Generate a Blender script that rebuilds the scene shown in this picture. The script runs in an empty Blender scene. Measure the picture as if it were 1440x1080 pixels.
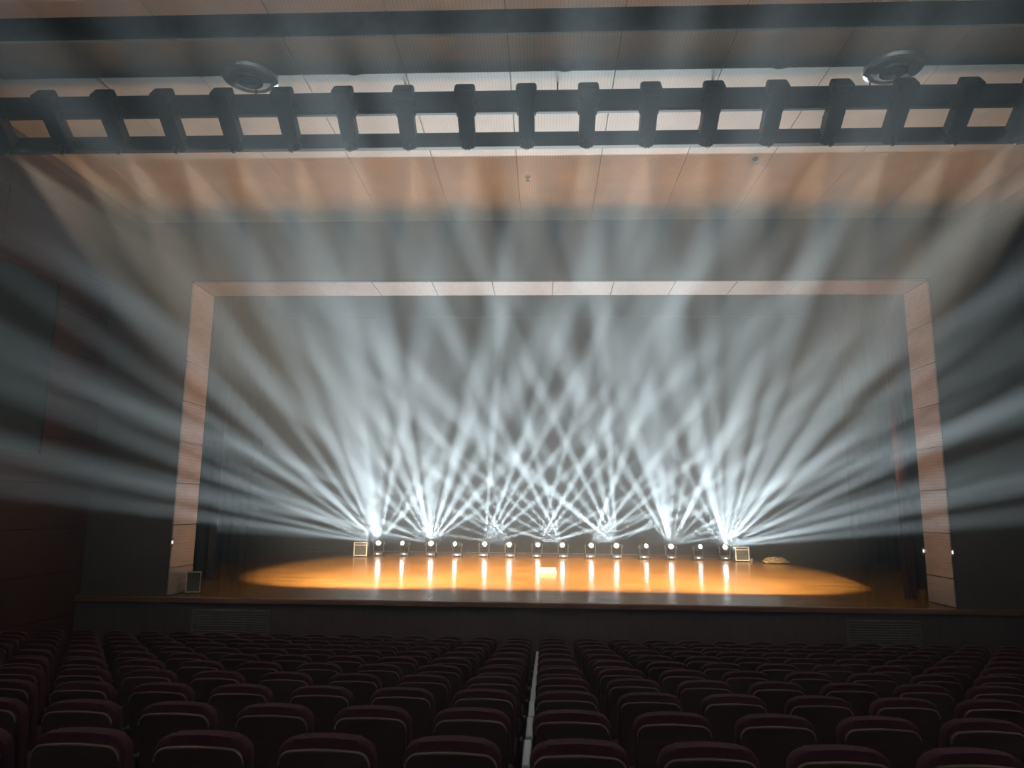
import bpy, bmesh, math, random
from mathutils import Vector, Matrix

S = bpy.context.scene
C = S.collection
R = math.radians
random.seed(11)

# ---------------------------------------------------------------- camera
EYE = 2.855                      # eye height above the floor in front of the stage


def Z(h):                        # height given relative to the eye
    return EYE + h


cam_data = bpy.data.cameras.new('camera')
cam = bpy.data.objects.new('camera', cam_data)
C.objects.link(cam)
S.camera = cam
cam_data.sensor_width = 36
cam_data.lens = 26
cam_data.clip_end = 200
pitch, yaw, roll = math.atan(175 / 1040), math.atan(45 / 1040), 0.010
fw = Vector((-math.sin(yaw) * math.cos(pitch), math.cos(yaw) * math.cos(pitch), math.sin(pitch)))
rt = fw.cross(Vector((0, 0, 1))).normalized()
up = rt.cross(fw)
r2 = rt * math.cos(roll) + up * math.sin(roll)
u2 = up * math.cos(roll) - rt * math.sin(roll)
cm = Matrix((r2, u2, -fw)).transposed().to_4x4()
cm.translation = (0, 0, EYE)
cam.matrix_world = cm

# ---------------------------------------------------------------- world: the hall is full of stage haze
HAZE = 0.012
world = bpy.data.worlds.new('world')
S.world = world
world.use_nodes = True
nt = world.node_tree
nt.nodes.clear()
wo = nt.nodes.new('ShaderNodeOutputWorld')
vs = nt.nodes.new('ShaderNodeVolumeScatter')
vs.inputs['Color'].default_value = (1, 1, 1, 1)
vs.inputs['Density'].default_value = HAZE
vs.inputs['Anisotropy'].default_value = 0.55
bg = nt.nodes.new('ShaderNodeBackground')
bg.inputs[0].default_value = (0, 0, 0, 1)
nt.links.new(vs.outputs[0], wo.inputs['Volume'])
nt.links.new(bg.outputs[0], wo.inputs['Surface'])
world.cycles.volume_sampling = 'EQUIANGULAR'
S.cycles.volume_bounces = 0
S.cycles.max_bounces = 3
S.cycles.diffuse_bounces = 1
S.cycles.glossy_bounces = 1
S.cycles.use_denoising = True
S.cycles.sample_clamp_indirect = 10.0

# ---------------------------------------------------------------- light levels and exposure
BEAM_W = 100000                  # each split beam of a moving head
HALO_W = 1000                     # added wide fill from each head, lifts the haze and ceiling
FRONT_W = 7400                   # each warm profile spotlight on the bridge
S.view_settings.view_transform = 'Standard'
S.view_settings.look = 'None'
S.view_settings.gamma = 1.0
S.view_settings.use_curve_mapping = False
S.view_settings.exposure = 0.40

# ---------------------------------------------------------------- materials


def mat(name, col, rough=0.6, metal=0.0, var=0.25, scale=6.0, stretch=(1, 1, 1), bump=0.0, spec=0.5,
        wave=None, coat=0.0):
    """procedural surface: noise between two tones of one colour, optional fine groove relief (wave)"""
    m = bpy.data.materials.new(name)
    m.use_nodes = True
    t = m.node_tree
    p = t.nodes['Principled BSDF']
    p.inputs['Roughness'].default_value = rough
    p.inputs['Metallic'].default_value = metal
    p.inputs['Specular IOR Level'].default_value = spec
    p.inputs['Coat Weight'].default_value = coat
    p.inputs['Coat Roughness'].default_value = 0.12
    tc = t.nodes.new('ShaderNodeTexCoord')
    mp = t.nodes.new('ShaderNodeMapping')
    mp.inputs['Scale'].default_value = stretch
    t.links.new(tc.outputs['Object'], mp.inputs['Vector'])
    nz = t.nodes.new('ShaderNodeTexNoise')
    nz.inputs['Scale'].default_value = scale
    nz.inputs['Detail'].default_value = 4
    t.links.new(mp.outputs[0], nz.inputs['Vector'])
    rp = t.nodes.new('ShaderNodeValToRGB')
    rp.color_ramp.elements[0].position = 0.3
    rp.color_ramp.elements[1].position = 0.7
    rp.color_ramp.elements[0].color = (*[c * (1 - var) for c in col], 1)
    rp.color_ramp.elements[1].color = (*[min(1, c * (1 + var)) for c in col], 1)
    t.links.new(nz.outputs['Fac'], rp.inputs['Fac'])
    out = rp.outputs['Color']
    h = nz.outputs['Fac']
    if wave:
        axis, freq, depth = wave
        wv = t.nodes.new('ShaderNodeTexWave')
        wv.bands_direction = axis
        wv.wave_profile = 'SAW'
        wv.inputs['Scale'].default_value = freq
        t.links.new(tc.outputs['Object'], wv.inputs['Vector'])
        r3 = t.nodes.new('ShaderNodeValToRGB')
        r3.color_ramp.elements[0].position = 0.0
        r3.color_ramp.elements[0].color = (1 - depth, 1 - depth, 1 - depth, 1)
        r3.color_ramp.elements[1].position = 0.3
        r3.color_ramp.elements[1].color = (1, 1, 1, 1)
        t.links.new(wv.outputs['Fac'], r3.inputs['Fac'])
        mx = t.nodes.new('ShaderNodeMix')
        mx.data_type = 'RGBA'
        mx.blend_type = 'MULTIPLY'
        mx.inputs['Factor'].default_value = 1
        t.links.new(out, mx.inputs['A'])
        t.links.new(r3.outputs['Color'], mx.inputs['B'])
        out = mx.outputs['Result']
        h = r3.outputs['Color']
        if bump == 0:
            bump = 0.2
    t.links.new(out, p.inputs['Base Color'])
    if bump:
        b = t.nodes.new('ShaderNodeBump')
        b.inputs['Strength'].default_value = bump
        b.inputs['Distance'].default_value = 0.01
        t.links.new(h, b.inputs['Height'])
        t.links.new(b.outputs[0], p.inputs['Normal'])
    return m


def glow(name, col, strength):
    m = bpy.data.materials.new(name)
    m.use_nodes = True
    p = m.node_tree.nodes['Principled BSDF']
    p.inputs['Base Color'].default_value = (0.6, 0.6, 0.6, 1)
    p.inputs['Emission Color'].default_value = (*col, 1)
    p.inputs['Emission Strength'].default_value = strength
    m.cycles.emission_sampling = 'NONE'   # the lamps themselves light the hall
    return m


M = dict(
    ceil=mat('slotted_ceiling_board', (0.92, 0.85, 0.77), 0.55, var=0.06, scale=1.5, wave=('X', 7.0, 0.22)),
    ceil_dark=mat('ceiling_void', (0.16, 0.145, 0.13), 0.9),
    soffit=mat('grey_plaster', (0.30, 0.25, 0.22), 0.85, var=0.1, scale=2),
    wall=mat('dark_wood_wall', (0.075, 0.030, 0.027), 0.6, var=0.25, scale=3, stretch=(1, 1, 6), wave=('Z', 4.2, 0.25)),
    plaster=mat('cream_plaster', (0.80, 0.77, 0.74), 0.85, var=0.05, scale=2),
    front=mat('dark_front_wall', (0.11, 0.085, 0.075), 0.75, var=0.15, scale=2),
    reveal=mat('slatted_pink_wood', (0.48, 0.38, 0.34), 0.42, var=0.12, scale=3, stretch=(1, 1, 5), wave=('Z', 5.2, 0.35)),
    lintel=mat('lintel_wood', (0.24, 0.185, 0.165), 0.6, var=0.12, scale=3, stretch=(5, 1, 1), wave=('Y', 5.2, 0.35)),  # same wood as the reveals, darkened so the underside reads as shaded
    gap=mat('shadow_gap_black', (0.02, 0.015, 0.013), 0.8),
    carpet=mat('dark_carpet', (0.025, 0.014, 0.015), 0.95, var=0.4, scale=40, bump=0.2),
    stage=mat('stage_boards', (0.40, 0.175, 0.036), 0.24, var=0.5, scale=2.2, stretch=(0.4, 4.0, 1), coat=0.25),
    fascia=mat('stage_fascia', (0.115, 0.078, 0.08), 0.7, var=0.15, scale=3, wave=('X', 1.6, 0.25)),
    nosing=mat('stage_nosing', (0.22, 0.11, 0.07), 0.4, var=0.2, scale=5, stretch=(0.3, 4, 4)),
    grille=mat('vent_grey', (0.20, 0.18, 0.16), 0.6),
    black_cloth=mat('black_drape', (0.014, 0.0145, 0.016), 0.95, var=0.2, scale=8),
    red_cloth=mat('red_velvet', (0.03, 0.006, 0.007), 0.9, var=0.3, scale=10),
    black=mat('black_housing', (0.03, 0.032, 0.036), 0.45, var=0.3, scale=20),
    bridge=mat('bridge_steel', (0.030, 0.038, 0.043), 0.5, metal=0.1, var=0.2, scale=8),
    steel=mat('bright_steel', (0.55, 0.55, 0.55), 0.3, metal=0.9),
    frame=mat('pale_frame', (0.62, 0.56, 0.46), 0.5),
    mesh=mat('speaker_mesh', (0.07, 0.062, 0.045), 0.7, wave=('X', 40, 0.5)),
    white=mat('white_plastic', (0.72, 0.70, 0.70), 0.35, var=0.06),
    seat_red=mat('seat_red_fabric', (0.052, 0.006, 0.012), 0.9, var=0.3, scale=30, bump=0.15),
    seat_shell=mat('seat_back_wood', (0.052, 0.029, 0.022), 0.45, var=0.2, scale=5, stretch=(1, 1, 8)),
    seat_rim=mat('seat_rim_wood', (0.24, 0.165, 0.13), 0.35, var=0.1),  # pale tone stands for light caught on the shell edge
    seat_metal=mat('seat_black_metal', (0.02, 0.02, 0.022), 0.5),
    ring=mat('downlight_ring', (0.80, 0.78, 0.74), 0.3, metal=0.3, var=0.1),
    lampgrey=mat('downlight_reflector', (0.22, 0.21, 0.20), 0.4, metal=0.3),
    cover=mat('flush_cover', (0.80, 0.74, 0.68), 0.5, var=0.05),
    teal=mat('dark_teal_panel', (0.035, 0.062, 0.072), 0.35, var=0.15, scale=1.5),
    straw=mat('straw_rope', (0.42, 0.28, 0.11), 0.9, var=0.4, scale=12),
    paper=mat('pale_board', (0.24, 0.20, 0.14), 0.6, var=0.06),
    lens=glow('lit_lens', (0.90, 0.96, 1.0), 32),
    warm_lens=glow('warm_lens', (1.0, 0.82, 0.6), 6),
    lamp=glow('marker_lamp_light', (1.0, 0.97, 0.92), 0.9),
    icon=glow('display_light', (0.9, 0.95, 1.0), 3.0),
)

# ---------------------------------------------------------------- mesh helpers


class MB:
    """collects shapes in one bmesh; build() links them as one mesh object"""

    def __init__(self):
        self.bm = bmesh.new()

    def box(self, lo, hi, bevel=0.0, mtx=None, seg=1):
        lo, hi = Vector(lo), Vector(hi)
        r = bmesh.ops.create_cube(self.bm, size=1)
        c, s = (lo + hi) / 2, hi - lo
        for v in r['verts']:
            v.co = Vector((v.co.x * s.x, v.co.y * s.y, v.co.z * s.z)) + c
        vv = r['verts']
        if bevel:
            ed = list({e for v in vv for e in v.link_edges})
            o = bmesh.ops.bevel(self.bm, geom=ed, offset=bevel, segments=seg, affect='EDGES', profile=0.5)
            vv = list({v for f in o['faces'] for v in f.verts} | {v for v in vv if v.is_valid})
        if mtx:
            for v in vv:
                v.co = mtx @ v.co
        return self

    def lathe(self, prof, seg=16, mtx=None, cap=True):
        """profile [(radius, height)] turned about local z"""
        rings = []
        for r, h in prof:
            ring = [self.bm.verts.new((r * math.cos(2 * math.pi * k / seg), r * math.sin(2 * math.pi * k / seg), h))
                    for k in range(seg)]
            rings.append(ring)
        for a, b in zip(rings, rings[1:]):
            for k in range(seg):
                self.bm.faces.new((a[k], a[(k + 1) % seg], b[(k + 1) % seg], b[k]))
        if cap:
            self.bm.faces.new(rings[0][::-1])
            self.bm.faces.new(rings[-1])
        if mtx:
            for ring in rings:
                for v in ring:
                    v.co = mtx @ v.co
        return self

    def tube(self, path, rad, seg=6):
        pts = [Vector(p) for p in path]
        rings = []
        for i, p in enumerate(pts):
            t = (pts[min(i + 1, len(pts) - 1)] - pts[max(i - 1, 0)]).normalized()
            ref = Vector((0, 0, 1)) if abs(t.z) < 0.9 else Vector((0, 1, 0))
            a = t.cross(ref).normalized()
            b = t.cross(a)
            rr = rad[i] if isinstance(rad, (list, tuple)) else rad
            rings.append([self.bm.verts.new(p + (a * math.cos(2 * math.pi * k / seg) + b * math.sin(2 * math.pi * k / seg)) * rr)
                          for k in range(seg)])
        for a, b in zip(rings, rings[1:]):
            for k in range(seg):
                self.bm.faces.new((a[k], a[(k + 1) % seg], b[(k + 1) % seg], b[k]))
        self.bm.faces.new(rings[0][::-1])
        self.bm.faces.new(rings[-1])
        return self

    def slab(self, outline, y0, y1, bend=None):
        """outline [(x, z)] extruded between y0 and y1; bend(x, z) shifts y"""
        f = bend or (lambda x, z: 0)
        a = [self.bm.verts.new((x, y0 + f(x, z), z)) for x, z in outline]
        b = [self.bm.verts.new((x, y1 + f(x, z), z)) for x, z in outline]
        n = len(outline)
        for k in range(n):
            self.bm.faces.new((a[k], a[(k + 1) % n], b[(k + 1) % n], b[k]))
        self.bm.faces.new(a[::-1])
        self.bm.faces.new(b)
        return self

    def mesh(self, name, m, smooth=False):
        bmesh.ops.recalc_face_normals(self.bm, faces=self.bm.faces)
        me = bpy.data.meshes.new(name)
        self.bm.to_mesh(me)
        self.bm.free()
        me.materials.append(m)
        if smooth:
            for p in me.polygons:
                p.use_smooth = True
            me.set_sharp_from_angle(angle=R(38))
        return me

    def build(self, name, m, parent=None, smooth=False):
        return link(name, self.mesh(name, m, smooth), parent)


def link(name, me, parent=None):
    o = bpy.data.objects.new(name, me)
    C.objects.link(o)
    if parent:
        o.parent = parent
    return o


def tag(o, label=None, cat=None, group=None, kind=None):
    for k, v in (('label', label), ('category', cat), ('group', group), ('kind', kind)):
        if v:
            o[k] = v
    return o


def thing(name, loc, label, cat, group=None, rz=0.0):
    o = bpy.data.objects.new(name, None)
    o.empty_display_size = 0.1
    C.objects.link(o)
    o.location = loc
    o.rotation_euler = (0, 0, rz)
    return tag(o, label, cat, group)


def struct(name, mb, m, label=None, smooth=False):
    return tag(mb.build(name, m, None, smooth), label, None, None, 'structure')


ORD = ['', 'first', 'second', 'third', 'fourth', 'fifth', 'sixth', 'seventh', 'eighth', 'ninth', 'tenth', 'eleventh',
       'twelfth', 'thirteenth', 'fourteenth', 'fifteenth', 'sixteenth', 'seventeenth', 'eighteenth', 'nineteenth',
       'twentieth']

# ---------------------------------------------------------------- the hall
XL, XR = -8.83, 9.19             # side walls
CEIL = Z(5.76)                   # slotted ceiling
DP = 14.2                        # front plane of the proscenium wall
DI = 15.1                        # inner plane of the proscenium wall
OL, OR_ = -7.09, 7.45            # opening
OT = Z(4.45)
ST = Z(-1.70)                    # stage floor
D0 = 14.0                        # stage edge
ROW1, PITCH, DROP, TOP1 = 3.30, 0.85, 0.100, -0.935


def floor_z(d):
    return Z(TOP1 - 0.92) - DROP * (min(d, ROW1 + 10 * PITCH + 0.2) - ROW1) / PITCH


fl = MB()
dd = [-1.3, 0, 3, 6, 9, ROW1 + 10 * PITCH + 0.2, D0]
va = [fl.bm.verts.new((x, d, floor_z(d))) for d in dd for x in (XL, XR)]
vb = [fl.bm.verts.new((x, d, floor_z(d) - 0.3)) for d in dd for x in (XL, XR)]
for k in range(len(dd) - 1):
    fl.bm.faces.new((va[2 * k], va[2 * k + 1], va[2 * k + 3], va[2 * k + 2]))
    fl.bm.faces.new((vb[2 * k], vb[2 * k + 2], vb[2 * k + 3], vb[2 * k + 1]))
struct('floor', fl, M['carpet'], 'dark carpeted floor sloping down towards the stage')

# ceiling: a dark void slab that carries separate slotted boards, with a dark slot across the hall
ceil = struct('ceiling', MB().box((XL, -1.2, CEIL + 0.02), (XR, 7.73, CEIL + 0.14)).box((XL, 8.29, CEIL + 0.02), (XR, DP, CEIL + 0.14))
              .box((XL, 7.73, CEIL + 0.55), (XR, 8.29, CEIL + 0.65)).box((XL, 7.63, CEIL + 0.14), (XR, 7.73, CEIL + 0.65))
              .box((XL, 8.29, CEIL + 0.14), (XR, 8.39, CEIL + 0.65)), M['ceil_dark'],
              'flat hall ceiling of tan slotted boards with a dark cross slot')
CX0, CX1 = -8.20, 8.56
edges = [CX0] + [-7.46 + 1.4 * k for k in range(12)] + [CX1]
for d0, d1 in ((8.25, 10.9), (10.91, DP - 0.01), (4.2, 7.77), (-1.2, 4.19)):
    for e0, e1 in zip(edges, edges[1:]):
        MB().box((e0 + 0.004, d0, CEIL - 0.02), (e1 - 0.004, d1, CEIL + 0.02), 0.004).build('panel', M['ceil'], ceil)
for a, b in ((XL, CX0 - 0.01), (CX1 + 0.01, XR)):
    sf = MB().box((a, -1.2, CEIL - 0.16), (b, DP, CEIL + 0.02)).build('side_soffit', M['soffit'], ceil)

# side walls with wooden cladding boards, back wall
for nm, x0, x1, lab in (('wall_left', XL - 0.3, XL, 'dark red wooden left side wall of the hall'),
                        ('wall_right', XR, XR + 0.3, 'dark red wooden right side wall of the hall')):
    w = struct(nm, MB().box((x0, -1.2, -0.4), (x1, DP, CEIL + 0.6)), M['gap'], lab)
    for r in range(11):
        z0 = 0.02 + r * 0.80
        for q in range(3):
            y0 = 5.0 + q * 3.06
            pm = MB().box((0, y0 + 0.006, z0 + 0.006), (0.04, y0 + 3.05, min(z0 + 0.794, CEIL - 0.17)), 0.005)
            p = pm.build('panel', M['wall'], w)
            p.location.x = x1 if nm == 'wall_left' else x0 - 0.04
struct('wall_back', MB().box((XL, -1.5, -0.3), (XR, -1.2, CEIL + 0.6)), M['plaster'], 'rear wall of the hall')

# proscenium wall: dark front, header, slatted reveals
wf = struct('wall_front', MB().box((XL - 0.3, DP, -0.3), (OL - 0.06, DI, CEIL + 3.2)).box((OR_ + 0.06, DP, -0.3), (XR + 0.3, DI, CEIL + 3.2))
            .box((OL - 0.06, DP, OT + 0.06), (OR_ + 0.06, DI, CEIL + 3.2)), M['front'],
            'dark wall around the proscenium opening of the stage')
tr = [struct('trim_1', MB().box((OL - 0.06, DP + 0.01, ST), (OL - 0.03, DI - 0.01, OT)), M['gap'], 'left slatted wooden reveal of the proscenium opening'),
      struct('trim_2', MB().box((OR_ + 0.03, DP + 0.01, ST), (OR_ + 0.06, DI - 0.01, OT)), M['gap'], 'right slatted wooden reveal of the proscenium opening'),
      struct('trim_3', MB().box((OL - 0.06, DP + 0.01, OT + 0.03), (OR_ + 0.06, DI - 0.01, OT + 0.06)), M['gap'], 'wooden underside of the proscenium header')]
zj = [ST + 0.01, Z(-1.185), Z(-0.38), Z(0.425), Z(1.23), Z(2.035), Z(2.84), Z(3.645), OT]
for k in range(8):
    for t_, x0 in ((tr[0], OL - 0.03), (tr[1], OR_)):
        MB().box((x0, DP - 0.03, zj[k] + 0.008), (x0 + 0.03, DI + 0.02, zj[k + 1] - 0.008), 0.004).build('panel', M['reveal'], t_)
for k in range(12):
    w_ = (OR_ - OL) / 12
    MB().box((OL + k * w_ + 0.005, DP - 0.03, OT), (OL + (k + 1) * w_ - 0.005, DI + 0.02, OT + 0.03), 0.004).build('panel', M['lintel'], tr[2])

# stage: floor, fascia, nosing, shell
stg = struct('stage_floor', MB().box((-11.5, D0 + 0.10, ST - 0.12), (12.1, 31, ST)), M['stage'], 'polished orange wooden stage floor')
struct('stage_front', MB().box((XL, D0 + 0.06, -0.1), (XR, D0 + 0.12, ST - 0.10)), M['fascia'], 'dark vertical front of the stage')
struct('stage_nosing', MB().box((XL, D0, ST - 0.10), (XR, D0 + 0.10, ST + 0.002), 0.012), M['nosing'], 'brown wooden edge board along the stage front')
struct('wall_stage_back', MB().box((-11.5, 30.6, ST), (12.1, 31, Z(8))), M['black_cloth'], 'black back wall of the stage')
struct('wall_stage_left', MB().box((-11.7, DI, ST), (-11.5, 31, Z(8))), M['black_cloth'], 'black left wing wall of the stage')
struct('wall_stage_right', MB().box((12.1, DI, ST), (12.3, 31, Z(8))), M['black_cloth'], 'black right wing wall of the stage')
struct('ceiling_stage', MB().box((-11.7, DI, Z(8)), (12.3, 31, Z(8.2))), M['black_cloth'], 'black loft ceiling above the stage')

# large dark panel high on the left side wall, vents in the stage front
t = thing('wall_panel', (XL + 0.04, 10.2, Z(2.38)), 'large dark teal rectangular panel high on the left side wall', 'panel')
MB().box((0.0, -2.55, -1.56), (0.05, 2.3, 1.56), 0.006).build('sheet', M['teal'], t)
f = MB()
for lo, hi in (((0.02, -2.62, 1.52), (0.09, 2.37, 1.62)), ((0.02, -2.62, -1.62), (0.09, 2.37, -1.52)), ((0.02, 2.29, -1.62), (0.09, 2.37, 1.62)), ((0.02, -2.62, -1.62), (0.09, -2.54, 1.62))):
    f.box(lo, hi, 0.006)
f.build('frame', M['wall'], t)
for x0, x1, lab in ((-6.54, -5.06, 'grey slatted vent in the stage front near the left pillar'),
                    (5.45, 6.75, 'grey slatted vent in the stage front near the right pillar')):
    t = thing('stage_vent', ((x0 + x1) / 2, D0 + 0.06, Z(-2.14)), lab, 'vent', 'vents in the stage front')
    w_ = (x1 - x0) / 2
    f = MB()
    for lo, hi in (((-w_, -0.03, 0.19), (w_, 0, 0.23)), ((-w_, -0.03, -0.23), (w_, 0, -0.19)), ((-w_, -0.03, -0.23), (-w_ + 0.04, 0, 0.23)), ((w_ - 0.04, -0.03, -0.23), (w_, 0, 0.23))):
        f.box(lo, hi, 0.004)
    f.build('vent_frame', M['grille'], t)
    sm = MB().box((-w_ + 0.03, -0.02, -0.013), (w_ - 0.03, -0.004, 0.013), 0.003).mesh('slat', M['grille'])
    for k in range(8):
        s_ = link('slat', sm, t)
        s_.location.z = -0.155 + k * 0.0443

# ---------------------------------------------------------------- drapes


def drape(name, x0, x1, d, z0, z1, m, label, cat, group=None, amp=0.06, per=0.26):
    n = max(6, int((x1 - x0) / per * 8))
    mb = MB()
    cols = []
    for k in range(n + 1):
        x = x0 + (x1 - x0) * k / n
        ph = 2 * math.pi * (x - x0) / per
        col = []
        for j, h in enumerate((0, 0.35, 0.7, 1.0)):
            a = amp * (1.0 - 0.45 * h) * (0.75 + 0.25 * math.sin(x * 3.1 + j))
            col.append((x + 0.25 * amp * math.sin(2 * ph), d + a * math.sin(ph + 0.25 * math.sin(x * 1.7 + j * 0.6)), z0 + (z1 - z0) * h))
        cols.append(col)
    fr = [[mb.bm.verts.new(p) for p in c] for c in cols]
    bk = [[mb.bm.verts.new((p[0], p[1] + 0.012, p[2])) for p in c] for c in cols]
    for g, flip in ((fr, False), (bk, True)):
        for k in range(n):
            for j in range(3):
                q = (g[k][j], g[k + 1][j], g[k + 1][j + 1], g[k][j + 1])
                mb.bm.faces.new(q[::-1] if flip else q)
    for k in range(n):
        mb.bm.faces.new((fr[k][0], bk[k][0], bk[k + 1][0], fr[k + 1][0]))
        mb.bm.faces.new((fr[k][3], fr[k + 1][3], bk[k + 1][3], bk[k][3]))
    for c in (0, n):
        for j in range(3):
            mb.bm.faces.new((fr[c][j], fr[c][j + 1], bk[c][j + 1], bk[c][j]))
    return tag(mb.build(name, m, None, True), label, cat, group)


t = thing('backdrop', (0.2, 28.6, ST), 'wide flat dark grey backdrop cloth behind the moving head lights', 'backdrop')
MB().box((-11.2, 0, 0.04), (11.3, 0.02, 9.2)).build('cloth', M['black_cloth'], t)
MB().tube([(-11.3, 0.01, 9.22), (11.4, 0.01, 9.22)], 0.04, 8).build('batten', M['black'], t)
MB().tube([(-11.2, 0.01, 0.03), (11.3, 0.01, 0.03)], 0.03, 8).build('hem_pipe', M['black'], t)
drape('leg_curtain', -10.6, -7.7, 17.4, ST + 0.02, Z(7.6), M['black_cloth'], 'black side curtain in the left wing nearest the left pillar', 'curtain', 'black wing curtains')
drape('leg_curtain', -11.2, -9.2, 23.2, ST + 0.02, Z(7.6), M['black_cloth'], 'black side curtain deep in the left wing', 'curtain', 'black wing curtains')
drape('leg_curtain', 8.1, 11.2, 17.4, ST + 0.02, Z(7.6), M['black_cloth'], 'black side curtain in the right wing behind the red curtain', 'curtain', 'black wing curtains')
drape('leg_curtain', 9.3, 11.6, 23.2, ST + 0.02, Z(7.6), M['black_cloth'], 'black side curtain deep in the right wing', 'curtain', 'black wing curtains')
drape('house_curtain', 7.13, 7.36, 15.4, ST + 0.02, OT + 0.6, M['red_cloth'], 'narrow gathered dark red curtain beside the right pillar', 'curtain', None, 0.05, 0.085)

# ---------------------------------------------------------------- moving heads on the stage
MH_Y = 26.6
MH_X = [-5.82 + 0.933 * k for k in range(14)]
# screen-like fan angles of the split beams of each head (0 = right, 90 = up), all thrown towards the hall
FANS = [
    [172, 166, 160, 153, 146, 138, 128, 118, 108, 99, 89, 78, 62, 49],
    [177, 169, 160, 150],
    [168, 157, 136, 125, 114, 104, 95, 86, 74, 61, 48, 35],
    [176, 166, 155],
    [86, 71, 61, 51, 39, 27, 16],
    [107, 126, 138, 150, 161, 172],
    [74, 61, 51, 40, 28, 17],
    [106, 118, 129, 140, 152, 163],
    [17, 28, 40, 53, 71],
    [92, 103, 115, 127, 140, 154, 34],
    [12, 20, 28],
    [131, 119, 107, 97, 88, 77, 62, 48, 31, 22, 12],
    [9, 19, 30],
    [131, 117, 103, 93, 83, 72, 62, 52, 42, 33, 25, 18, 12, 6],
]
SIDE = {1: 0.62, 3: 0.62, 10: 0.62, 12: 0.62}      # heads turned across the stage rather than to the hall
base_me = MB().box((-0.17, -0.14, 0.03), (0.17, 0.14, 0.13), 0.02, seg=2).mesh('base', M['black'])
foot_me = MB().lathe([(0.022, 0), (0.026, 0.01), (0.026, 0.035)], 10).mesh('foot', M['black'])
disp_me = MB().box((-0.07, -0.149, 0.055), (0.07, -0.139, 0.105), 0.004).mesh('display', M['lampgrey'])
icon_me = MB().box((-0.045, -0.153, 0.085), (-0.02, -0.148, 0.098)).box((0.012, -0.153, 0.062), (0.05, -0.148, 0.072)).box((-0.05, -0.153, 0.062), (-0.01, -0.148, 0.070)).box((-0.01, -0.153, 0.088), (0.012, -0.148, 0.102)).mesh('icon', M['icon'])
yoke_mb = MB().box((-0.19, -0.05, 0.13), (0.19, 0.05, 0.165), 0.012)
for s in (-1, 1):
    yoke_mb.box((s * 0.175 - 0.02, -0.055, 0.14), (s * 0.175 + 0.02, 0.055, 0.50), 0.012)
yoke_me = yoke_mb.mesh('yoke', M['black'])
knob_me = MB().lathe([(0.03, 0), (0.034, 0.008), (0.02, 0.02)], 12).mesh('pivot_knob', M['steel'])
# head: rounded body along local -z (light leaves at -z)
head_me = MB().lathe([(0.07, 0.20), (0.115, 0.185), (0.135, 0.12), (0.14, 0.02), (0.13, -0.04), (0.115, -0.06), (0.115, -0.15), (0.108, -0.19), (0.07, -0.19), (0.066, -0.165)], 20).mesh('head', M['black'], True)
lens_me = MB().lathe([(0.066, -0.168), (0.062, -0.176), (0.045, -0.184), (0.015, -0.188)], 20).mesh('lens', M['lens'], True)
HEAD_Z = 0.42


def spot(name, parent, loc, d, watts, size, blend, rad, col, soft=0.0):
    l = bpy.data.lights.new(name, 'SPOT')
    l.energy = watts
    l.spot_size = R(size)
    l.spot_blend = blend
    l.shadow_soft_size = rad
    l.color = col
    if soft:                     # wide lens: the light spreads from an aperture, not from a point
        l.use_nodes = True
        t_ = l.node_tree
        em = t_.nodes['Emission']
        fo = t_.nodes.new('ShaderNodeLightFalloff')
        fo.inputs['Strength'].default_value = 1.0
        fo.inputs['Smooth'].default_value = soft
        t_.links.new(fo.outputs['Quadratic'], em.inputs['Strength'])
    o = bpy.data.objects.new(name, l)
    C.objects.link(o)
    o.parent = parent
    o.location = loc
    o.rotation_euler = Vector(d).to_track_quat('-Z', 'Y').to_euler()
    return o


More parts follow.
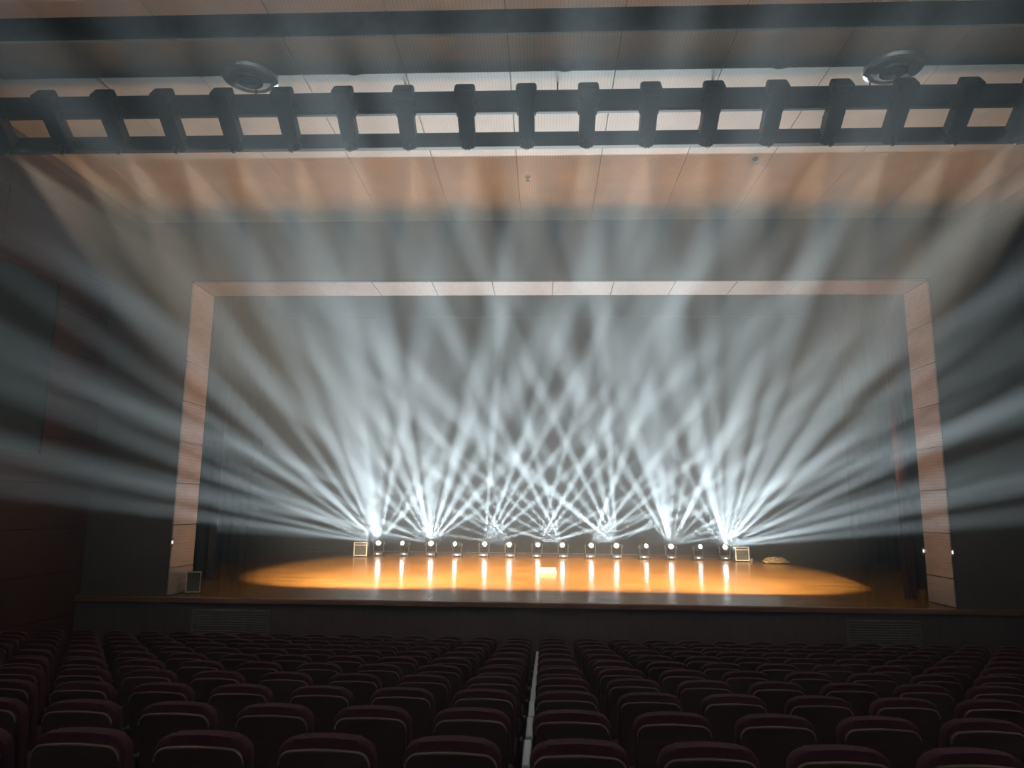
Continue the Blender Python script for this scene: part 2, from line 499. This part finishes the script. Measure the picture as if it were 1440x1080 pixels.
rng = random.Random(5)
for i, X in enumerate(MH_X):
    aim_txt = {0: 'fan of beams spreads widest to the left', 13: 'fan of beams spreads widest to the right'}.get(i)
    lab = f'black moving head stage light with white beams, {ORD[i + 1]} from left in the row'
    if i == 0:
        lab = 'black moving head stage light next to the left framed box, first of the row'
    if i == 13:
        lab = 'black moving head stage light next to the right framed box, last of the row'
    t = thing('moving_head_light', (X, MH_Y, ST), lab, 'stage light', 'row of moving head lights on the stage')
    b_ = link('base', base_me, t)
    for fx in (-0.13, 0.13):
        for fy in (-0.1, 0.1):
            o = link('foot', foot_me, b_)
            o.location = (fx, fy, 0)
    o = link('display', disp_me, b_)
    link('icon', icon_me, b_)
    y_ = link('yoke', yoke_me, t)
    for s in (-1, 1):
        o = link('pivot_knob', knob_me, y_)
        o.location = (s * 0.192, 0, HEAD_Z)
        o.rotation_euler = (0, s * math.pi / 2, 0)
    dirs, gain = [], []
    for a_ in FANS[i]:
        p = R(a_ + rng.uniform(-1.5, 1.5))
        s = SIDE.get(i, rng.uniform(0.33, 0.44))
        lo, hi, top = (OL + 0.4 - X) / 11.8, (OR_ - 0.75 - X) / 11.8, rng.uniform(0.17, 0.32)
        for k in range(60):
            a, c = s * math.cos(p) - X / MH_Y, s * math.sin(p) + 1.26 / MH_Y
            if i in SIDE or (lo < a < hi and c < top):
                break
            s *= 0.97
        dirs.append(Vector((a, -1, c)).normalized())
        gain.append(1.0 if (i < 3 and a_ > 140) or (i > 10 and a_ < 40) else (1.35 if 4 <= i <= 9 else 1.0))
    mean = sum(dirs, Vector()).normalized()
    pan = math.atan2(mean.x, -mean.y)
    y_.rotation_euler = (0, 0, pan)
    hd = link('head', head_me, t)
    hd.location = (0, 0, HEAD_Z)
    hd.rotation_euler = mean.to_track_quat('-Z', 'Y').to_euler()
    ln = link('lens', lens_me, hd)
    src = Vector((0, 0, HEAD_Z)) + mean * 0.21
    for d, gn in zip(dirs, gain):
        spot('beam_light', t, src, d, BEAM_W * gn * rng.uniform(0.6, 1.4), rng.uniform(1.4, 2.2) * (0.76 if 4 <= i <= 9 else 1.0), 0.9, 0.04, (0.76, 0.93, 1.0), 2.2)
    spot('halo_light', t, src, Vector((-X / 60, -1, 0.32)), HALO_W, 35, 1.0, 0.05, (0.80, 0.94, 1.0), 40.0)  # added fill aimed up into the hall, not one of the split beams

# cables from head to head along the stage
for i in range(13):
    x0, x1 = MH_X[i] + 0.16, MH_X[i + 1] - 0.16
    pts = []
    for k in range(9):
        u = k / 8
        sag = 0.10 * (abs(2 * u - 1) ** 3)
        pts.append((x0 + (x1 - x0) * u, MH_Y + 0.20 + 0.03 * math.sin(u * 7 + i), ST + 0.012 + sag * 0.6))
    tag(MB().tube(pts, 0.011).build('power_cable', M['black'], None, True),
        f'black cable on stage between the {ORD[i + 1]} and {ORD[i + 2]} moving heads from left', 'cable', 'cables linking the moving heads')

# ---------------------------------------------------------------- small things on the stage


def framed_box(loc, w, h, dpt, label, cat, rz=0.0, top=0.06, name='framed_box', group=None, bar=0.035):
    t = thing(name, loc, label, cat, group, rz)
    MB().box((-w / 2 + 0.01, -dpt / 2 + 0.02, 0.03), (w / 2 - 0.01, dpt / 2, h - 0.01), 0.012).build('body', M['black'], t)
    MB().box((-w / 2 + bar, -dpt / 2 + 0.005, 0.03 + bar), (w / 2 - bar, -dpt / 2 + 0.022, h - bar)).build('mesh_front', M['mesh'], t)
    f = MB()
    y0, y1 = -dpt / 2 - 0.012, -dpt / 2 + 0.03
    f.box((-w / 2, y0, 0.03), (-w / 2 + bar, y1, h), 0.006).box((w / 2 - bar, y0, 0.03), (w / 2, y1, h), 0.006)
    f.box((-w / 2 + bar, y0, 0.03), (w / 2 - bar, y1, 0.03 + bar), 0.006).box((-w / 2 + bar, y0, h - bar), (w / 2 - bar, y1, h), 0.006)
    f.build('front_frame', M['frame'], t)
    if top:
        MB().box((-w / 2 + bar, y0 + 0.006, h - bar - top - 0.03), (w / 2 - bar, y1 - 0.006, h - bar - top), 0.004).build('cross_bar', M['frame'], t)
    for fx in (-1, 1):
        for fy in (-1, 1):
            MB().lathe([(0.02, 0), (0.025, 0.03)], 8, Matrix.Translation((fx * (w / 2 - 0.06), fy * (dpt / 2 - 0.06), 0))).build('foot', M['black'], t)
    return t


framed_box((-6.30, 26.1, ST), 0.47, 0.50, 0.45, 'square speaker box with pale frame left of the moving heads', 'speaker', 0, 0.05, 'speaker_box', 'pale framed boxes on the stage')
framed_box((6.72, 26.1, ST), 0.47, 0.50, 0.45, 'square speaker box with pale frame right of the moving heads', 'speaker', 0, 0.05, 'speaker_box', 'pale framed boxes on the stage')
framed_box((-6.86, 14.7, ST), 0.27, 0.42, 0.30, 'small monitor speaker with pale frame on stage edge by left pillar', 'speaker', R(24), 0, 'monitor_speaker', None, 0.02)

t = thing('floor_board', (0.12, 20.2, ST), 'small pale board lying on the stage in front of the lights', 'board')
MB().slab([(-0.24, 0.0), (0.24, 0.0), (0.22, 0.15), (-0.19, 0.15)], -0.02, 0.0, lambda x, z: z * 1.6).build('sheet', M['paper'], t)
MB().box((-0.17, 0.12, 0.0), (-0.14, 0.23, 0.12)).box((0.14, 0.12, 0.0), (0.17, 0.23, 0.12)).build('prop', M['frame'], t)

# heap of straw coloured rope at the right of the row
hp = MB()
rr = random.Random(8)
path = []
for k in range(150):
    u = k / 149
    a = u * 2 * math.pi * 9
    rad = 0.34 * (1 - 0.55 * u) + rr.uniform(-0.05, 0.05)
    path.append((rad * 1.25 * math.cos(a), rad * 0.6 * math.sin(a), 0.022 + 0.17 * u ** 0.8 + rr.uniform(-0.01, 0.015)))
hp.tube(path, 0.024, 6)
o = tag(hp.build('rope_heap', M['straw'], None, True), 'heap of straw coloured rope on stage right of the framed box', 'rope')
o.location = (7.62, 25.2, ST)
for k, (x, y, s, lab) in enumerate(((7.12, 26.2, 0.07, 'small grey cable plug on stage beside the right framed box'),
                                    (7.0, 25.9, 0.055, 'tiny grey cable plug on stage beside the rope heap'))):
    t = thing('cable_plug', (x, y, ST), lab, 'plug', 'plugs by the rope heap', 0.5 + k)
    MB().lathe([(s * 0.5, 0), (s * 0.55, s * 0.4), (s * 0.4, s * 0.9), (s * 0.3, s * 1.5)], 10).build('body', M['lampgrey'], t, True)
    MB().box((-s * 0.12, -s * 0.12, s * 1.5), (s * 0.12, s * 0.12, s * 1.9)).build('pin', M['steel'], t)

# small marker fittings on the reveal edges, each with an added glowing tip
for x, y, z, lab in ((OL + 0.02, DP - 0.045, Z(-0.70), 'tiny white marker lamp on the edge of the left pillar'),
                     (OR_ - 0.02, DI + 0.03, Z(-0.74), 'tiny white marker lamp on inner edge of the right pillar'),
                     (OR_ + 0.015, DP - 0.045, Z(-0.71), 'tiny white marker lamp on outer edge of the right pillar')):
    t = thing('marker_lamp', (x, y, z), lab, 'lamp', 'marker lamps on the pillars')
    MB().box((-0.02, -0.005, -0.07), (0.02, 0.02, 0.07), 0.006).build('bracket', M['steel'], t)
    MB().lathe([(0.008, -0.03), (0.013, -0.02), (0.013, 0.02), (0.008, 0.03)], 10, Matrix.Translation((0, -0.018, 0))).build('bulb', M['lamp'], t, True)

# ---------------------------------------------------------------- lighting bridge under the ceiling
BX0, BX1 = XL + 0.05, XR - 0.05
bt = thing('lighting_bridge', (0, 9.3, Z(4.95)), 'dark steel lighting bridge hanging across the hall under the ceiling', 'truss')
MB().box((BX0, -0.07, 0.37), (BX1, 0.07, 0.655), 0.012).build('upper_rail', M['bridge'], bt)
MB().box((BX0, 0.27, 0.015), (BX1, 0.38, 0.23), 0.012).build('lower_rail', M['bridge'], bt)
rm = MB().lathe([(0.012, 0.65), (0.012, 0.80)], 8).mesh('hanger_rod', M['bridge'])
tm = MB().box((-0.02, -0.02, 0.20), (0.02, 0.02, 0.42), 0.005, Matrix.Translation((0, 0.15, 0)) @ Matrix.Rotation(R(35), 4, 'X')).mesh('tie_bar', M['bridge'])
for k in range(9):
    o = link('hanger_rod', rm, bt)
    o.location = (BX0 + 0.6 + k * (BX1 - BX0 - 1.2) / 8, 0, 0)
for k in range(3, 8):
    o = link('tie_bar', tm, bt)
    o.location = (-0.235 + (k * 2 - 9) * 0.806, 0.24, 0)

# one profile spotlight: body along local +y (towards the stage), tilted down
TILT = R(-38.5)
SP_N = 19
SP_P = 0.806
SP_X0 = -0.235 - 8 * SP_P - SP_P
SP_Y, SP_Z = 9.08, Z(5.18)
rot = Matrix.Rotation(TILT, 4, 'X')
body_me = MB().box((-0.105, -0.24, -0.10), (0.105, 0.34, 0.10), 0.02, rot, 2).mesh('body', M['bridge'])
cap_me = MB().box((-0.135, -0.36, -0.115), (0.135, -0.23, 0.115), 0.035, rot, 2).mesh('rear_cap', M['bridge'])  # wide dark cap, shaped to stand for a bump of cast shadow
barrel_me = MB().lathe([(0.085, 0.0), (0.085, 0.06), (0.10, 0.07), (0.10, 0.12), (0.075, 0.12), (0.072, 0.10)], 16, rot @ Matrix.Translation((0, 0.335, 0)) @ Matrix.Rotation(R(-90), 4, 'X')).mesh('barrel', M['bridge'], True)
slens_me = MB().lathe([(0.072, 0.102), (0.05, 0.112), (0.01, 0.115)], 14, rot @ Matrix.Translation((0, 0.335, 0)) @ Matrix.Rotation(R(-90), 4, 'X')).mesh('lens', M['warm_lens'], True)
yk = MB()
for s in (-1, 1):
    yk.box((s * 0.118 - 0.008, -0.03, -0.03), (s * 0.118 + 0.008, 0.03, 0.19), 0.004, rot)
yk.box((-0.126, -0.03, 0.18), (0.126, 0.03, 0.20), 0.004, rot)
syoke_me = yk.mesh('yoke', M['black'])
peg_me = MB().lathe([(0.022, 0), (0.022, 0.045), (0.012, 0.05), (0.012, 0.065)], 8).mesh('peg', M['black'])
foot2_me = MB().lathe([(0.02, -0.16), (0.04, -0.145), (0.04, -0.08), (0.025, -0.05), (0.025, 0.02)], 10).mesh('clamp_knob', M['black'], True)
HC = 0.18                        # middle of the hall
for k in range(SP_N):
    x = SP_X0 + k * SP_P
    t = thing('profile_spotlight', (x, SP_Y, SP_Z), f'dark profile spotlight clamped on the overhead bridge, {ORD[k + 1]} from the left', 'spotlight', 'spotlights on the lighting bridge')
    b_ = link('body', body_me, t)
    link('rear_cap', cap_me, t)
    br = link('barrel', barrel_me, t)
    link('lens', slens_me, br)
    y_ = link('yoke', syoke_me, t)
    for s in (-1, 1):
        for q, (py, pz) in enumerate(((-0.02, 0.02), (-0.10, 0.10))):
            o = link('peg', peg_me, y_)
            o.location = (s * 0.098, py, pz)
            o.rotation_euler = (0, s * math.pi / 2, 0)
    o = link('clamp_knob', foot2_me, t)
    o.location = (0.0, 0.24, -0.24)
    src = rot @ Vector((0, 0.47, 0))
    off = x - HC
    aim = 1.0 * off / (1 + (off / 8.5) ** 4)
    if abs(off) > 6.3:
        aim = 0.36 * off
    tgt = Vector((HC + aim, 20.3, ST))
    spot('front_light', t, src, tgt - (Vector((x, SP_Y, SP_Z)) + src), FRONT_W, 30, 0.35, 0.06, (1.0, 0.82, 0.60), 0.3)

# ---------------------------------------------------------------- round fittings in the ceiling
for x, y, lab in ((-3.98, 9.04, 'large round recessed downlight in the ceiling above the left of the bridge'),
                  (4.55, 9.04, 'large round recessed downlight in the ceiling above the right of the bridge')):
    t = thing('ceiling_downlight', (x, y, CEIL - 0.02), lab, 'downlight', 'large ceiling downlights')
    MB().lathe([(0.25, 0.02), (0.36, 0.02), (0.375, -0.01), (0.36, -0.05), (0.31, -0.065), (0.26, -0.04)], 32, None, False).build('ring', M['ring'], t, True)
    MB().lathe([(0.262, -0.045), (0.24, -0.02), (0.19, 0.012)], 32).build('reflector', M['ring'], t, True)
    MB().lathe([(0.165, 0.0), (0.185, -0.05), (0.17, -0.085), (0.15, -0.085), (0.13, -0.03)], 24).build('lamp_barrel', M['lampgrey'], t, True)
for x, y, lab in ((-2.55, 8.91, 'small round flush ceiling cover left of the hall centre'),
                  (0.27, 8.90, 'small round flush ceiling cover at the hall centre'),
                  (3.08, 8.91, 'small round flush ceiling cover right of the hall centre')):
    t = thing('ceiling_cover', (x, y, CEIL - 0.02), lab, 'cover', 'small flush ceiling covers')
    MB().lathe([(0.115, 0.0), (0.13, 0.0), (0.13, -0.012), (0.118, -0.016), (0.108, -0.012)], 24, None, False).build('rim', M['ring'], t, True)
    MB().lathe([(0.11, 0.0), (0.11, -0.009), (0.09, -0.012)], 24).build('disc', M['cover'], t, True)
for x, y, lab in ((-0.29, 12.19, 'small dark sprinkler head on the ceiling near the hall centre'),
                  (3.48, 11.58, 'small dark sprinkler head on the ceiling right of the centre')):
    t = thing('ceiling_sprinkler', (x, y, CEIL - 0.02), lab, 'sprinkler', 'sprinklers in the ceiling')
    MB().lathe([(0.05, 0.0), (0.05, -0.012), (0.02, -0.02), (0.018, -0.05)], 14).build('rose', M['lampgrey'], t, True)
    MB().lathe([(0.012, -0.05), (0.012, -0.07), (0.04, -0.072), (0.04, -0.078)], 12).build('deflector', M['lampgrey'], t, True)

# ---------------------------------------------------------------- auditorium seats


def rounded(w0, w1, z0, z1, rad, crown=0.0, n=6):
    """outline of a seat back: bottom half width w0, top half width w1, rounded top corners, crowned top"""
    pts = [(-w0, z0), (w0, z0)]
    for k in range(n + 1):
        a = math.pi / 2 * k / n
        pts.append((w1 - rad + rad * math.cos(a), z1 - rad + rad * math.sin(a)))
    for k in range(1, 6):
        u = k / 6
        x = (w1 - rad) * (1 - 2 * u)
        pts.append((x, z1 + crown * math.sin(math.pi * u)))
    for k in range(n + 1):
        a = math.pi / 2 + math.pi / 2 * k / n
        pts.append((-w1 + rad + rad * math.cos(a), z1 - rad + rad * math.sin(a)))
    return pts


LEAN = 0.16


def bend(x, z):
    return -LEAN * (z - 0.35) - 0.08 * x * x


shell_me = MB().slab(rounded(0.168, 0.187, 0.26, 0.868, 0.055, 0.006), -0.028, 0.0, bend).mesh('back_shell', M['seat_shell'], False)
oc = rounded(0.18, 0.203, 0.34, 0.908, 0.075, 0.008)
cmb = MB().slab(oc, 0.0, 0.075, bend)
ed = [e for e in cmb.bm.edges if abs((e.verts[0].co.y - bend(e.verts[0].co.x, e.verts[0].co.z)) - (e.verts[1].co.y - bend(e.verts[1].co.x, e.verts[1].co.z))) < 1e-4]
bmesh.ops.bevel(cmb.bm, geom=ed, offset=0.018, segments=2, affect='EDGES', profile=0.5)
cush_me = cmb.mesh('back_cushion', M['seat_red'], True)
rim_pts = [p for p in rounded(0.168, 0.187, 0.26, 0.868, 0.055, 0.006)[1:]]
rim_pts = [(x, -0.026 + bend(x, z), z) for x, z in rim_pts if z > 0.6]
rim_me = MB().tube(rim_pts, 0.0045, 5).mesh('shell_rim', M['seat_rim'], True)  # pale tube paints in the highlight along the top of the shell
pan_me = MB().box((-0.205, 0.09, 0.40), (0.205, 0.50, 0.49), 0.03, None, 2).mesh('seat_cushion', M['seat_red'], True)
leg_me = MB().box((-0.025, -0.02, 0.02), (0.025, 0.30, 0.40), 0.01).box((-0.03, -0.06, 0.0), (0.03, 0.36, 0.025), 0.006).mesh('leg', M['seat_metal'])
arm_me = MB().box((-0.028, 0.04, 0.585), (0.028, 0.42, 0.615), 0.01, None, 2).box((-0.02, 0.06, 0.02), (0.02, 0.14, 0.59), 0.006).mesh('armrest', M['seat_metal'])
SEAT_X0, SEAT_P = -0.371, 0.5215


def screen_x(p):
    q = cm.inverted() @ Vector(p)
    return 720 + 1040 * q.x / -q.z


n_seat = 0
for r in range(11):
    d = ROW1 + r * PITCH
    fz = floor_z(d)
    for k in range(-17, 19):
        x = SEAT_X0 + k * SEAT_P
        if not (XL + 0.9 < x < XR - 0.9):
            continue
        sx = screen_x((x, d, fz + 0.9))
        hw = 0.2 * 1040 / d
        if sx + hw < -2 or sx - hw > 1442:
            continue
        side, num = ('left', -k + 1) if k <= 0 else ('right', k)
        if num == 1:
            lab = f'dark red theatre seat in the {ORD[r + 1]} row from camera, directly {side} of white armrest'
        else:
            lab = f'dark red theatre seat in the {ORD[r + 1]} row from camera, {ORD[num]} {side} of white armrests'
        t = thing('theatre_seat', (x, d, fz), lab, 'seat', 'rows of dark red theatre seats')
        sh = link('back_shell', shell_me, t)
        link('shell_rim', rim_me, sh)
        link('back_cushion', cush_me, t)
        link('seat_cushion', pan_me, t)
        link('leg', leg_me, t)
        if k != 0:
            o = link('armrest', arm_me, t)
            o.location.x = SEAT_P / 2
        n_seat += 1
# pale armrests in line down the middle gap, one for each row
wm = MB().box((-0.024, 0.0, 0.60), (0.024, 0.44, 0.632), 0.01, None, 2).mesh('arm_pad', M['white'])
pm_ = MB().box((-0.02, 0.03, 0.0), (0.02, 0.40, 0.60), 0.008).mesh('side_panel', M['seat_metal'])
km_ = MB().box((-0.052, 0.40, 0.57), (-0.026, 0.46, 0.64), 0.008).mesh('hinge', M['seat_metal'])
for r in range(11):
    d = ROW1 + r * PITCH
    t = thing('white_armrest', (-0.085, d, floor_z(d)), f'pale white armrest between seats in the {ORD[r + 1]} row from camera', 'armrest', 'pale armrests down the middle gap')
    link('arm_pad', wm, t)
    link('side_panel', pm_, t)
    link('hinge', km_, t)
print('seats', n_seat)
